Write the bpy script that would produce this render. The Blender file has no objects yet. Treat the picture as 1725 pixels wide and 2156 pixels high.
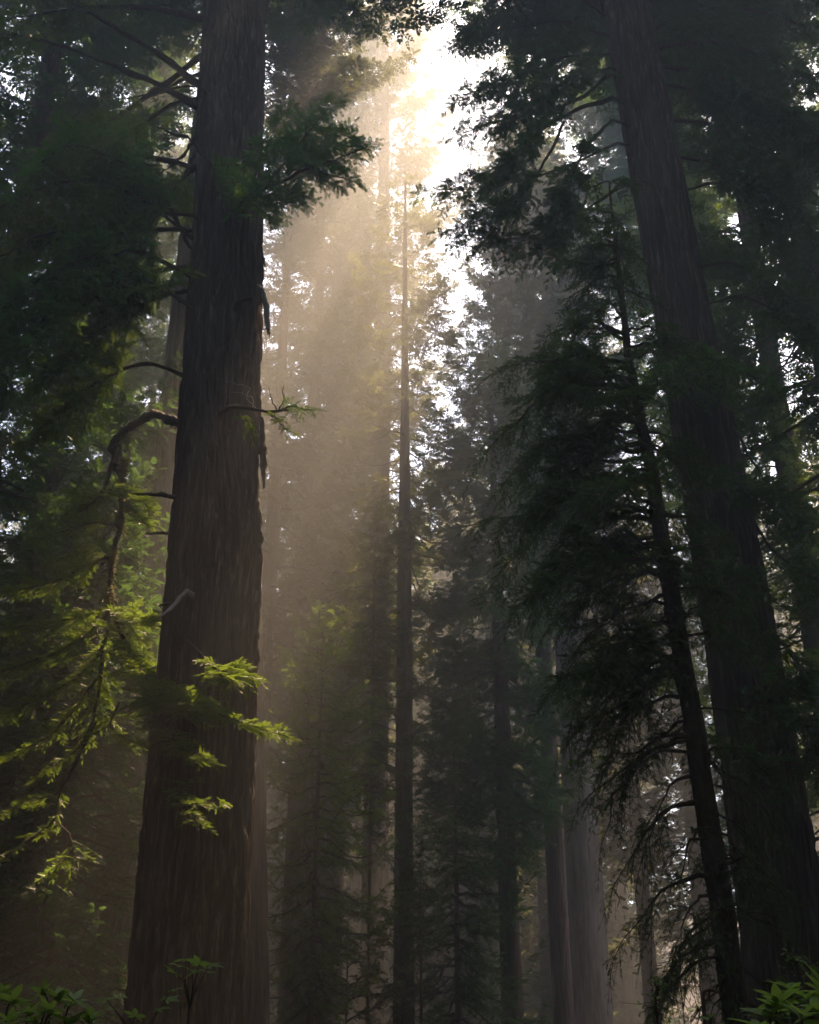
import bpy, math
import numpy as np
from mathutils import Vector

# ------------------------------------------------------------------ camera, sky, sun, exposure
S = bpy.context.scene
COL = S.collection
PITCH = math.radians(26.7)
FPX, CX, CY, EYE = 2515.0, 862.5, 1078.0, 1.7          # measured on a 1725 x 2156 view of the photograph
cam_d = bpy.data.cameras.new('camera'); cam = bpy.data.objects.new('camera', cam_d); COL.objects.link(cam)
cam.location = (0, 0, EYE); cam.rotation_euler = (math.pi/2 + PITCH, 0, 0)
cam_d.sensor_fit = 'HORIZONTAL'; cam_d.sensor_width = 24.0; cam_d.lens = 24.0*FPX/1725.0
cam_d.clip_start = 0.1; cam_d.clip_end = 2000
S.camera = cam

SUN_ELEV, SUN_AZ = math.radians(62.0), math.radians(21.0)      # azimuth clockwise from +Y (the view direction)
world = bpy.data.worlds.new('World'); S.world = world; world.use_nodes = True
wn = world.node_tree.nodes; wl = world.node_tree.links
sky = wn.new('ShaderNodeTexSky'); sky.sky_type = 'NISHITA'; sky.sun_disc = False
sky.sun_elevation = SUN_ELEV; sky.sun_rotation = SUN_AZ
sky.air_density = 1.0; sky.dust_density = 2.0; sky.ozone_density = 1.0
wl.new(sky.outputs[0], wn['Background'].inputs[0]); wn['Background'].inputs[1].default_value = 0.14

sun_d = bpy.data.lights.new('sun', 'SUN'); sun = bpy.data.objects.new('sun', sun_d); COL.objects.link(sun)
sun_d.energy = 5.0; sun_d.angle = math.radians(0.5); sun_d.color = (1.0, 0.67, 0.41)
SUN_DIR = Vector((math.sin(SUN_AZ)*math.cos(SUN_ELEV), math.cos(SUN_AZ)*math.cos(SUN_ELEV), math.sin(SUN_ELEV)))
sun.rotation_euler = SUN_DIR.to_track_quat('Z', 'Y').to_euler(); sun.location = (10, 30, 80)

S.view_settings.view_transform = 'Standard'; S.view_settings.look = 'None'
S.view_settings.gamma = 1.0; S.view_settings.use_curve_mapping = False
S.view_settings.exposure = 2.15
S.render.engine = 'CYCLES'
cy = S.cycles
cy.max_bounces = 5; cy.diffuse_bounces = 3; cy.glossy_bounces = 2; cy.transmission_bounces = 3
cy.volume_bounces = 0; cy.transparent_max_bounces = 4
cy.use_denoising = True; cy.caustics_reflective = False; cy.caustics_refractive = False

HAZE_DENSITY, HAZE_ANISO = 0.0053, 0.60

# ------------------------------------------------------------------ helpers
def rs(seed): return np.random.RandomState(seed)
SP, CP = math.sin(PITCH), math.cos(PITCH)
def pt(dx, dy, Y):
    """the point at forward distance Y seen at (dx, dy) of the 1725 x 2156 view"""
    a, b = (dx-CX)/FPX, (CY-dy)/FPX
    d = np.array((a, CP-b*SP, b*CP+SP))
    return d*(Y/d[1]) + np.array((0, 0, EYE))
def m_per_px(dy, Y):
    b = (CY-dy)/FPX
    return Y/(CP-b*SP)/FPX
def nrm(v):
    v = np.asarray(v, float); return v/np.maximum(np.linalg.norm(v, axis=-1, keepdims=True), 1e-9)

def vnoise(u, v, seed, pu=None):
    """value noise; u wraps after pu cells"""
    r = rs(seed); N = 512
    g = r.rand(N, N)
    iu = np.floor(u).astype(int); iv = np.floor(v).astype(int)
    fu = u-iu; fv = v-iv
    fu = fu*fu*(3-2*fu); fv = fv*fv*(3-2*fv)
    m = pu or N
    a, b = iu % m % N, (iu+1) % m % N
    c, d = iv % N, (iv+1) % N
    return (g[a, c]*(1-fu)+g[b, c]*fu)*(1-fv)+(g[a, d]*(1-fu)+g[b, d]*fu)*fv

def plates(u, v, seed, nu):
    """distance between the two nearest cell points of a jittered grid that wraps in u: 0 along the seams"""
    g = rs(seed).rand(512, 512, 2)
    iu, iv = np.floor(u).astype(int), np.floor(v).astype(int)
    d1 = np.full(u.shape, 9.0); d2 = np.full(u.shape, 9.0)
    for a in (-1, 0, 1):
        for b in (-1, 0, 1):
            q = g[(iu+a) % nu % 512, (iv+b) % 512]
            d = np.hypot(iu+a+q[..., 0]-u, iv+b+q[..., 1]-v)
            d2 = np.minimum(d2, np.maximum(d1, d)); d1 = np.minimum(d1, d)
    return d2-d1

class Geo:
    """collects quads, with one material slot per group"""
    def __init__(s): s.V = []; s.F = []; s.M = []; s.n = 0
    def add(s, V, F, m=0):
        V = np.asarray(V, np.float32).reshape(-1, 3); F = np.asarray(F, np.int32).reshape(-1, 4)
        s.V.append(V); s.F.append(F+s.n); s.M.append(np.full(len(F), m, np.int32)); s.n += len(V)
    def merge(s, g, m):
        for V, F in zip(g.V, g.F): pass
        if g.n: s.add(np.concatenate(g.V), np.concatenate(g.F), m)
    def mesh(s, name, mats, smooth=False, origin=(0, 0, 0)):
        V = np.concatenate(s.V)-np.asarray(origin, np.float32); F = np.concatenate(s.F); M = np.concatenate(s.M)
        me = bpy.data.meshes.new(name)
        me.vertices.add(len(V)); me.vertices.foreach_set('co', V.ravel())
        me.loops.add(F.size); me.loops.foreach_set('vertex_index', F.ravel())
        me.polygons.add(len(F)); me.polygons.foreach_set('loop_start', np.arange(0, F.size, 4, dtype=np.int32))
        me.polygons.foreach_set('material_index', M)
        me.polygons.foreach_set('use_smooth', np.full(len(F), smooth))
        for m in (mats if isinstance(mats, (list, tuple)) else [mats]): me.materials.append(m)
        me.update(calc_edges=True)
        return me

def obj(name, me, parent=None, label=None):
    o = bpy.data.objects.new(name, me); COL.objects.link(o)
    if parent is not None: o.parent = parent
    if label: o['label'] = label
    return o
def tag(o, label, cat, group=None):
    o['label'] = label; o['category'] = cat
    if group: o['group'] = group
    return o
def empty(name, loc, label, cat, group=None):
    o = bpy.data.objects.new(name, None); COL.objects.link(o); o.location = loc
    o.empty_display_size = 0.3
    return tag(o, label, cat, group)

# ------------------------------------------------------------------ materials
def nodes(name):
    m = bpy.data.materials.new(name); m.use_nodes = True
    nt = m.node_tree; nt.nodes.clear()
    out = nt.nodes.new('ShaderNodeOutputMaterial')
    return m, nt, out
def N(nt, typ, **kw):
    n = nt.nodes.new(typ)
    for k, v in kw.items(): setattr(n, k, v)
    return n
def ramp(nt, stops):
    r = nt.nodes.new('ShaderNodeValToRGB'); e = r.color_ramp.elements
    while len(e) < len(stops): e.new(0.5)
    for q, (p, c) in zip(e, stops): q.position = p; q.color = (*c, 1)
    return r

def bark_mat(name, cols, zs=0.06, scale=14, bump=0.6, lichen=None):
    m, nt, out = nodes(name); L = nt.links
    tc = N(nt, 'ShaderNodeTexCoord'); mp = N(nt, 'ShaderNodeMapping')
    mp.inputs['Scale'].default_value = (1, 1, zs)
    L.new(tc.outputs['Object'], mp.inputs[0])
    n1 = N(nt, 'ShaderNodeTexNoise'); n1.inputs['Scale'].default_value = scale; n1.inputs['Detail'].default_value = 8
    n1.inputs['Roughness'].default_value = 0.65; n1.inputs['Distortion'].default_value = 0.3
    L.new(mp.outputs[0], n1.inputs['Vector'])
    r = ramp(nt, [(0.30, cols[0]), (0.52, cols[1]), (0.72, cols[2])]); L.new(n1.outputs[0], r.inputs[0])
    n2 = N(nt, 'ShaderNodeTexNoise'); n2.inputs['Scale'].default_value = 1.1; n2.inputs['Detail'].default_value = 5
    mp2 = N(nt, 'ShaderNodeMapping'); mp2.inputs['Scale'].default_value = (1, 1, 0.35)
    L.new(tc.outputs['Object'], mp2.inputs[0]); L.new(mp2.outputs[0], n2.inputs['Vector'])
    mx = N(nt, 'ShaderNodeMix', data_type='RGBA', blend_type='MIX')
    r2 = ramp(nt, [(0.45, (0, 0, 0)), (0.62, (1, 1, 1))]); L.new(n2.outputs[0], r2.inputs[0])
    mm = N(nt, 'ShaderNodeMath', operation='MULTIPLY'); mm.inputs[1].default_value = 0.45
    L.new(r2.outputs[0], mm.inputs[0]); L.new(mm.outputs[0], mx.inputs[0])
    L.new(r.outputs[0], mx.inputs[6]); mx.inputs[7].default_value = (*(lichen or cols[2]), 1)
    b = N(nt, 'ShaderNodeBump'); b.inputs['Strength'].default_value = bump; b.inputs['Distance'].default_value = 0.05
    L.new(n1.outputs[0], b.inputs['Height'])
    p = N(nt, 'ShaderNodeBsdfPrincipled'); p.inputs['Roughness'].default_value = 0.92
    p.inputs['Specular IOR Level'].default_value = 0.2
    L.new(mx.outputs[2], p.inputs['Base Color']); L.new(b.outputs[0], p.inputs['Normal'])
    L.new(p.outputs[0], out.inputs[0])
    return m

def leaf_mat(name, c0, c1, tr, scale=1.4, gloss=0.25, tmix=0.5):
    """c0..c1: base colours mixed by a noise in space; tr: colour of the light let through"""
    m, nt, out = nodes(name); L = nt.links
    g = N(nt, 'ShaderNodeNewGeometry')
    n = N(nt, 'ShaderNodeTexNoise'); n.inputs['Scale'].default_value = scale; n.inputs['Detail'].default_value = 4
    L.new(g.outputs['Position'], n.inputs['Vector'])
    add = N(nt, 'ShaderNodeMath', operation='MULTIPLY_ADD'); add.inputs[1].default_value = 0.35; add.inputs[2].default_value = -0.17
    L.new(g.outputs['Random Per Island'], add.inputs[0])
    sm = N(nt, 'ShaderNodeMath', operation='ADD'); L.new(n.outputs[0], sm.inputs[0]); L.new(add.outputs[0], sm.inputs[1])
    r = ramp(nt, [(0.30, c0), (0.70, c1)]); L.new(sm.outputs[0], r.inputs[0])
    p = N(nt, 'ShaderNodeBsdfPrincipled'); p.inputs['Roughness'].default_value = 0.5
    p.inputs['Specular IOR Level'].default_value = gloss
    L.new(r.outputs[0], p.inputs['Base Color'])
    t = N(nt, 'ShaderNodeBsdfTranslucent')
    mxc = N(nt, 'ShaderNodeMix', data_type='RGBA', blend_type='MIX')
    L.new(sm.outputs[0], mxc.inputs[0]); mxc.inputs[6].default_value = (*[x*0.65 for x in tr], 1); mxc.inputs[7].default_value = (*tr, 1)
    L.new(mxc.outputs[2], t.inputs['Color'])
    mx = N(nt, 'ShaderNodeMixShader'); mx.inputs[0].default_value = tmix
    L.new(p.outputs[0], mx.inputs[1]); L.new(t.outputs[0], mx.inputs[2]); L.new(mx.outputs[0], out.inputs[0])
    return m

BARK = bark_mat('redwood_bark', [(0.030, 0.018, 0.012), (0.085, 0.060, 0.040), (0.25, 0.205, 0.150)], zs=0.10, scale=11, bump=1.0, lichen=(0.14, 0.12, 0.095))
BARK_GREY = bark_mat('grey_bark', [(0.06, 0.048, 0.040), (0.16, 0.135, 0.115), (0.30, 0.27, 0.235)], zs=0.05, scale=12)
BARK_FAR = bark_mat('distant_bark', [(0.035, 0.024, 0.018), (0.105, 0.075, 0.056), (0.18, 0.14, 0.11)], zs=0.05, scale=8)
LIMB = bark_mat('limb_bark', [(0.025, 0.018, 0.013), (0.07, 0.05, 0.037), (0.13, 0.11, 0.075)], zs=0.5, scale=22, bump=0.5, lichen=(0.10, 0.105, 0.055))
DEAD = bark_mat('dead_wood', [(0.16, 0.14, 0.12), (0.30, 0.27, 0.24), (0.45, 0.42, 0.38)], zs=0.15, scale=30, bump=0.4)
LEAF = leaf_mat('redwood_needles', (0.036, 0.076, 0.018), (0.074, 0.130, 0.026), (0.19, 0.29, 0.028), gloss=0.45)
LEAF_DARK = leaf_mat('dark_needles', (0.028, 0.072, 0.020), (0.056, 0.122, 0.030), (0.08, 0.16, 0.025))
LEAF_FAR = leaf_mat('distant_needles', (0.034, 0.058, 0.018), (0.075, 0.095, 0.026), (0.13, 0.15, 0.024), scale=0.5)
LEAF_SKYLIT = leaf_mat('skylit_needles', (0.060, 0.150, 0.032), (0.105, 0.240, 0.048), (0.12, 0.26, 0.04))  # skylight on shaded boughs put into a brighter needle green
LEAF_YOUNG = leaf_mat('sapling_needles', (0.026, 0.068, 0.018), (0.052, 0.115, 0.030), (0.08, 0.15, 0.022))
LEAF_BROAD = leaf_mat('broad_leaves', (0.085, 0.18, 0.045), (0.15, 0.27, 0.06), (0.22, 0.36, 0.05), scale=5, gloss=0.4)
MOSS = leaf_mat('hanging_moss', (0.09, 0.09, 0.045), (0.15, 0.14, 0.07), (0.18, 0.17, 0.06), scale=6)

# ------------------------------------------------------------------ wood
def tube(G, path, rad, sides=6, rough=0.0):
    P = np.asarray(path, float); n = len(P); rad = np.broadcast_to(np.asarray(rad, float), (n,))
    T = nrm(np.gradient(P, axis=0))
    ref = np.array((0, 0, 1.0)) if abs(T[:, 2]).mean() < 0.8 else np.array((0, 1.0, 0))
    A = nrm(np.cross(T, ref)); B = np.cross(T, A)
    a = np.arange(sides)*2*math.pi/sides
    if rough:
        q = rs(int(abs(P[0].sum()*977)) % 99991); rr = 1+rough*(q.rand(n, sides)-.5)+rough*1.2*(np.repeat(q.rand(n//3+1), 3)[:n, None]-.5)
    else: rr = np.ones((n, sides))
    V = P[:, None]+rad[:, None, None]*rr[..., None]*(np.cos(a)[None, :, None]*A[:, None]+np.sin(a)[None, :, None]*B[:, None])
    i, k = np.meshgrid(np.arange(n-1), np.arange(sides), indexing='ij'); k2 = (k+1) % sides
    F = np.stack((i*sides+k, i*sides+k2, (i+1)*sides+k2, (i+1)*sides+k), -1).reshape(-1, 4)
    G.add(V, F)
def tubes3(G, P0, P1, P2, r):
    """many thin three-sided twigs at once, each through three points"""
    m = len(P0)
    if not m: return
    P = np.stack((P0, P1, P2), 1); T = nrm(P2-P0)
    A = nrm(np.cross(T, np.array((0.13, 0.31, 0.94)))); B = np.cross(T, A)
    a = np.arange(3)*2*math.pi/3
    rr = np.stack((r, r*0.75, r*0.3), 1)
    V = P[:, :, None]+rr[:, :, None, None]*(np.cos(a)[None, None, :, None]*A[:, None, None]+np.sin(a)[None, None, :, None]*B[:, None, None])
    base = np.array([[i*3+k, i*3+(k+1) % 3, (i+1)*3+(k+1) % 3, (i+1)*3+k] for i in range(2) for k in range(3)])
    F = base[None]+(np.arange(m)*9)[:, None, None]
    G.add(V.reshape(-1, 3), F.reshape(-1, 4))
def smooth_path(pts, n=24, wob=0.0, rng=None):
    P = np.asarray(pts, float); m = len(P)
    d = np.r_[0, np.cumsum(np.linalg.norm(np.diff(P, axis=0), axis=1))]
    t = np.linspace(0, d[-1], n)
    Q = np.stack([np.interp(t, d, P[:, k]) for k in range(3)], 1)
    for _ in range(max(1, n//(2*m))):
        Q[1:-1] = (Q[:-2]+2*Q[1:-1]+Q[2:])/4
    if wob and rng is not None:
        w = np.cumsum(rng.normal(0, wob, (n, 3)), 0); w -= np.linspace(0, 1, n)[:, None]*w[-1]
        Q += w
    return Q

# ------------------------------------------------------------------ foliage
def shoot_template(pairs, l0, l1, w, ang, tip=True):
    """one shoot along +x, length 1: flat leaflets left and right, as kites"""
    V = []
    def kite(x, y, a, l, ww, z):
        c, s = math.cos(a), math.sin(a)
        for (u, v) in ((0, 0), (0.42, -ww/l), (1, 0), (0.42, ww/l)):
            V.append((x+(u*c-v*s)*l, y+(u*s+v*c)*l, z*u))
    for j in range(pairs):
        t = (j+0.5)/pairs*0.94
        l = l0+(l1-l0)*t
        for sgn in (1, -1):
            kite(t+0.02*sgn, 0, sgn*ang, l, w, 0.06)
    if tip: kite(0.90, 0, 0, l1*1.2, w, 0)
    return np.array(V)
T_FINE = [shoot_template(7, 0.30, 0.17, 0.060, math.radians(50)), shoot_template(8, 0.25, 0.15, 0.052, math.radians(56))]
T_BOUGH = [shoot_template(5, 0.36, 0.22, 0.085, math.radians(46)), shoot_template(6, 0.32, 0.2, 0.075, math.radians(54))]
T_MID = [shoot_template(4, 0.40, 0.26, 0.115, math.radians(48)), shoot_template(5, 0.34, 0.22, 0.095, math.radians(55))]
T_FAR = [shoot_template(3, 0.55, 0.36, 0.125, math.radians(40)), shoot_template(3, 0.48, 0.34, 0.11, math.radians(52))]
T_MASS = [shoot_template(1, 0.85, 0.6, 0.34, math.radians(35))]

def put_shoots(G, P, D, U, L, templ, rng, wmul=1.0):
    if not len(P): return
    D = nrm(D); Y = nrm(np.cross(U, D)); Z = np.cross(D, Y)
    pick = rng.randint(0, len(templ), len(P))
    for q, T in enumerate(templ):
        s = pick == q
        if not s.any(): continue
        l = L[s][:, None, None]
        V = P[s][:, None]+l*(T[None, :, :1]*D[s][:, None]+wmul*T[None, :, 1:2]*Y[s][:, None]+T[None, :, 2:]*Z[s][:, None])
        k = len(V)*len(T)//4
        G.add(V.reshape(-1, 3), np.arange(k*4).reshape(-1, 4))

def grow(W, G, path, rng, r0=0.05, r1=0.008, s0=0.3, per_m=6, tlen=0.7, droop=0.25, up=0.0, sp=0.09, sl=0.16,
         templ=T_MID, sides=5, tw_r=0.006, tip=True, spread=(35, 70), tilt=0.35, tsub=0.0):
    """a limb along path with side twigs, each twig a flat spray of shoots"""
    P = np.asarray(path, float); n = len(P)
    d = np.r_[0, np.cumsum(np.linalg.norm(np.diff(P, axis=0), axis=1))]; Ltot = d[-1]
    if W is not None: tube(W, P, np.linspace(r0, r1, n), sides, .35)
    Tg = nrm(np.gradient(P, axis=0))
    nT = max(2, int(Ltot*(1-s0)*per_m))
    s = s0+(1-s0)*(np.arange(nT)+rng.rand(nT))/nT
    def at(s, A): return np.stack([np.interp(s*Ltot, d, A[:, k]) for k in range(3)], -1)
    B, T = at(s, P), nrm(at(s, Tg))
    U = np.array((0, 0, 1.0))
    lat = np.cross(T, U); bad = np.linalg.norm(lat, axis=1) < 0.35
    lat[bad] = rng.normal(0, 1, (bad.sum(), 3))*np.array((1, 1, 0.2)); lat = nrm(lat)
    sg = np.where(np.arange(nT) % 2, 1, -1)[:, None]
    an = np.radians(rng.uniform(spread[0], spread[1], nT))[:, None]
    D = nrm(T*np.cos(an)+lat*sg*np.sin(an)+U*(up+rng.normal(0, tilt, nT))[:, None])
    ln = tlen*rng.uniform(0.5, 1.15, nT)*(1-0.6*((s-s0)/(1-s0+1e-6)))
    if tip:
        B = np.r_[B, P[-1:]]; D = np.r_[D, nrm(Tg[-1:]+rng.normal(0, .1, (1, 3)))]; ln = np.r_[ln, tlen*0.5]
    if tsub > 0:                                                    # forked twigs
        k = rng.rand(len(B)) < tsub
        f = rng.uniform(0.25, 0.6, k.sum())[:, None]
        B2 = B[k]+D[k]*ln[k][:, None]*f; B2[:, 2] -= droop*ln[k]*f[:, 0]**2
        ax = nrm(np.cross(D[k], U)); D2 = nrm(D[k]+ax*rng.choice([-1, 1], k.sum())[:, None]*rng.uniform(0.5, 1.0, k.sum())[:, None]+rng.normal(0, .15, (k.sum(), 3)))
        B = np.r_[B, B2]; D = np.r_[D, D2]; ln = np.r_[ln, ln[k]*0.65]
    m = len(B)
    def tw(t): return B[:, None]+D[:, None]*(ln[:, None]*t)[..., None]-U*(droop*ln[:, None]*t*t)[..., None]
    if W is not None:
        e = tw(np.tile(np.array((0., .5, 1.)), (m, 1)))
        tubes3(W, e[:, 0], e[:, 1], e[:, 2], np.full(m, tw_r)*(0.5+ln/tlen))
    if G is None: return
    cnt = np.maximum(2, (ln/sp).astype(int)); K = cnt.max()
    j = np.arange(K)[None]; ok = j < cnt[:, None]
    t = np.clip((j+rng.rand(m, K)*0.7+0.6)/cnt[:, None], 0, 1)
    pos = tw(t)
    tan = nrm(D[:, None]-U*(2*droop*t)[..., None])
    nv = nrm(np.array((0, 0, 1.0))+rng.normal(0, tilt*0.8, (m, 3)))
    ax = nrm(np.cross(nv[:, None], tan))
    sg = np.where((j+rng.randint(0, 2, (m, 1))) % 2, 1, -1)
    be = np.radians(rng.uniform(32, 62, (m, K)))*sg
    last = j == cnt[:, None]-1
    be = np.where(last, be*0.15, be)
    sd = nrm(tan*np.cos(be)[..., None]+ax*np.sin(be)[..., None]+rng.normal(0, 0.13, (m, K, 3)))
    sL = sl*rng.uniform(0.7, 1.2, (m, K))*(1-0.45*t)
    un = nrm(np.cross(sd, ax*np.cos(be)[..., None]-tan*np.sin(be)[..., None]))
    un = nrm(nv[:, None]+rng.normal(0, 0.25, (m, K, 3)))
    put_shoots(G, pos[ok], sd[ok], un[ok], sL[ok], templ, rng)

# ------------------------------------------------------------------ trunks
def trunk_geo(p0, p1, prof, seed, na=64, dz=0.25, furrows=26, amp=0.04, flare=0.55, z0=-0.4, fine=True, lobes=7, bend=None, worley=False):
    """p0: axis at z=0, p1: axis at the top; prof: [(z, radius)...]"""
    p0, p1 = np.asarray(p0, float), np.asarray(p1, float)
    H = p1[2]-p0[2]; nz = int(H/dz)
    z = np.linspace(z0, H, nz); th = np.arange(na)/na
    zz, tt = np.meshgrid(z, th, indexing='ij')
    R = np.interp(zz, [a for a, b in prof], [b for a, b in prof])
    Rb = R.copy()
    R *= 1+flare*np.exp(-np.maximum(zz, 0)/1.3)*(0.6+0.8*vnoise(tt*lobes, zz*0.2, seed+9, lobes))
    R *= 1+0.10*(vnoise(tt*5, zz*0.18, seed+1, 5)-0.5)
    wp = 0.9*(vnoise(tt*8, zz*0.45, seed+2, 8)-0.5)/furrows*2.2
    t2 = (tt+wp) % 1.0
    n1 = vnoise(t2*furrows, zz*0.22, seed+3, furrows); r1 = 1-np.abs(2*n1-1)
    n2 = vnoise(t2*furrows*2, zz*0.7, seed+4, furrows*2); r2 = 1-np.abs(2*n2-1)
    h = 0.62*r1**1.3+0.28*r2
    if fine: h = h+0.16*vnoise(t2*furrows*4, zz*2.2, seed+5, furrows*4)+0.10*vnoise(t2*furrows*8 % (furrows*8), zz*6, seed+6, furrows*8)
    if worley:
        w1 = plates((t2*furrows+.35*vnoise(tt*furrows*2 % (furrows*2), zz*1.3, seed+7, furrows*2)) % furrows, zz*0.55+1.2*vnoise(tt*9, zz*.4, seed+8, 9), seed+12, furrows)
        w2 = plates((t2*furrows*2) % (furrows*2), zz*1.4, seed+13, furrows*2)
        h = 0.75*np.clip(w1/0.38, 0, 1)**0.7+0.22*np.clip(w2/0.4, 0, 1)+0.18*(h-.5)-.15
    R = R+amp*(h-0.5)*np.minimum(1, Rb/0.25)
    ax = p0[None]+(p1-p0)[None]*(z/H)[:, None]
    if bend:
        ax = ax.copy(); ax[:, 0] += np.interp(ax[:, 2], [b[0] for b in bend], [b[1] for b in bend])
    X = ax[:, None, 0]+R*np.cos(tt*2*math.pi); Y = ax[:, None, 1]+R*np.sin(tt*2*math.pi)
    V = np.stack((X, Y, np.broadcast_to(ax[:, None, 2], X.shape)), -1)
    i, k = np.meshgrid(np.arange(nz-1), np.arange(na), indexing='ij'); k2 = (k+1) % na
    F = np.stack((i*na+k, i*na+k2, (i+1)*na+k2, (i+1)*na+k), -1)
    G = Geo(); G.add(V.reshape(-1, 3), F.reshape(-1, 4)); return G
def axis_through(a, b, top):
    """trunk axis through two seen points, carried down to z=0 and up to z=top"""
    a, b = np.asarray(a), np.asarray(b); d = (b-a)/(b[2]-a[2])
    return a-d*a[2], a+d*(top-a[2])

def crown_geo(p0, p1, z0, z1, R, seed, n=110, templ=T_FAR, sl=0.30, per_m=5, tlen=0.9, sp=0.13, droop=0.3, shape=1.0, low=-0.1, az=None, s0=0.25, rl=0.05, wood=True, thin=None):
    """a whole conifer crown: limbs in slot 0, needles in slot 1"""
    rng = rs(seed); W, G = Geo(), Geo()
    p0, p1 = np.asarray(p0, float), np.asarray(p1, float)
    for i in range(n):
        f = (i+rng.rand())/n
        z = z0+(z1-z0)*f**0.92
        a = i*2.39996+rng.normal(0, .5) if az is None else rng.uniform(*az)
        prof = (1-f)**0.75*(0.55+0.45*min(1, f/0.15)) if shape == 1.0 else (1-f**2.6)*(0.5+0.5*min(1, f/.2))
        l = R*prof*rng.uniform(0.55, 1.15)+0.35
        e = low+0.75*f+rng.normal(0, .15)
        b = p0+(p1-p0)*((z-p0[2])/(p1[2]-p0[2]))
        t = np.linspace(0, 1, 7)[:, None]
        d = np.array((math.cos(a), math.sin(a), 0.0))
        path = b+d*l*t+np.array((0, 0, 1.0))*l*(e*t-0.35*np.sin(t*math.pi)*t+0.1*t*t)
        path[1:] += rng.normal(0, 0.03*l, (6, 3))
        grow(W if wood else None, G, path, rng, r0=rl*(0.4+0.6*(1-f))*min(1, l/2), r1=0.008, s0=s0, per_m=per_m, tlen=tlen*(0.5+0.5*min(1, l/2)), droop=droop, sp=sp, sl=sl, templ=templ, sides=4, tw_r=0.008, tsub=0.7)
    C = Geo(); C.merge(W, 0); C.merge(G, 1)
    return C

# ------------------------------------------------------------------ ground
def build_ground():
    n = 140; x = np.linspace(-230, 230, n)
    X, Y = np.meshgrid(x, x, indexing='ij')
    Z = 0.9*(vnoise(X*0.06+50, Y*0.06+50, 77)-0.5)+0.3*(vnoise(X*0.3+90, Y*0.3+90, 78)-0.5)
    V = np.stack((X, Y, Z), -1).reshape(-1, 3)
    i, k = np.meshgrid(np.arange(n-1), np.arange(n-1), indexing='ij')
    F = np.stack((i*n+k, (i+1)*n+k, (i+1)*n+k+1, i*n+k+1), -1)
    r = np.hypot(V[:, 0], V[:, 1]); V[:, 2] += 26*np.clip((r-95)/75, 0, 1)**1.3
    G = Geo(); G.add(V, F.reshape(-1, 4))
    m, nt, out = nodes('forest_floor'); L = nt.links
    t = N(nt, 'ShaderNodeTexNoise'); t.inputs['Scale'].default_value = 3; t.inputs['Detail'].default_value = 8
    g = N(nt, 'ShaderNodeNewGeometry'); L.new(g.outputs['Position'], t.inputs['Vector'])
    r = ramp(nt, [(0.35, (0.035, 0.024, 0.014)), (0.55, (0.06, 0.042, 0.024)), (0.7, (0.04, 0.055, 0.02))]); L.new(t.outputs[0], r.inputs[0])
    p = N(nt, 'ShaderNodeBsdfPrincipled'); p.inputs['Roughness'].default_value = 1
    L.new(r.outputs[0], p.inputs['Base Color']); L.new(p.outputs[0], out.inputs[0])
    o = obj('ground', G.mesh('ground', m, True)); o['kind'] = 'structure'
build_ground()

# ------------------------------------------------------------------ the great redwood on the left
def px_profile(Y, rows):
    """[(image row, width in view pixels)...] -> [(z, radius)...] for a trunk at distance Y"""
    return sorted((pt(CX, y, Y)[2], w*m_per_px(y, Y)/2) for y, w in rows)
def limb_path(pts, n=26, wob=0.008, rng=None):
    return smooth_path([pt(*p) for p in pts], n, wob, rng)
AXES = {}
def limb(parent, origin, pts, seed, r0=0.06, r1=0.012, leaf=None, wob=0.008, mat=None, name='branch', n=26, sides=7, label=None, **kw):
    axis = AXES.get(parent)
    """one limb of a big tree: wood as a part, needles as its sub-part"""
    rng = rs(seed); W, G = Geo(), Geo()
    path = limb_path(pts, n, wob, rng)
    if axis is not None:                                            # root the limb inside its trunk
        c = axis(path[0, 2]); gap = path[0]-c
        if np.linalg.norm(gap[:2]) < 1.3:
            k = max(2, int(np.linalg.norm(gap)/.12)); path = np.r_[c+gap*np.linspace(.25, 1, k)[:, None][:-1], path]
            if leaf is not None: kw['s0'] = min(.95, kw.get('s0', .3)+.05)
    if leaf is None:
        if n > 30: path = smooth_path(path, 110, .012, rng)
        tube(W, path, np.linspace(r0, r1, len(path)), sides, .55 if n > 30 else .4)
    else:
        grow(W, G, path, rng, r0=r0, r1=r1, sides=sides, **kw)
    o = obj(name, W.mesh(name, mat or LIMB, True, origin), parent, label)
    if leaf is not None and G.n:
        obj('foliage', G.mesh('foliage', leaf, False, origin), o)
    return o

DA = 20.0
a0, a1 = axis_through(pt(390, 2050, DA), pt(495, 0, DA), 60)
profA = px_profile(DA, [(2156, 236), (1617, 211), (1078, 176), (539, 144), (0, 121)])
profA = [(-1, profA[0][1]*1.12)]+profA+[(60, 0.12)]
def bend_of(rows, Y, p0, p1):
    out = []
    for y, x in rows:
        q = pt(x, y, Y); out.append((q[2], q[0]-(p0[0]+(p1[0]-p0[0])*q[2]/p1[2])))
    return sorted(out)
bendA = bend_of([(2156, 386), (1617, 425), (1078, 454), (539, 478), (0, 496)], DA, a0, a1)
oA = np.array((a0[0], a0[1], 0))
redA = empty('redwood_tree', oA, 'massive dark redwood with furrowed bark and a crooked mossy branch hanging from it', 'tree')
gA = trunk_geo(a0, a0+(a1-a0)*(30/60), [p for p in profA if p[0] < 30]+[(30, 0.62)], 11, na=420, dz=0.04, furrows=34, amp=0.15, flare=0.12, bend=bendA, worley=True)
AXES[redA] = lambda z: np.array((a0[0]+(a1[0]-a0[0])*z/60+np.interp(z, [b[0] for b in bendA], [b[1] for b in bendA]), DA, z))
trunkA = obj('trunk', gA.mesh('trunk', BARK, True, oA), redA)
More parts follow.
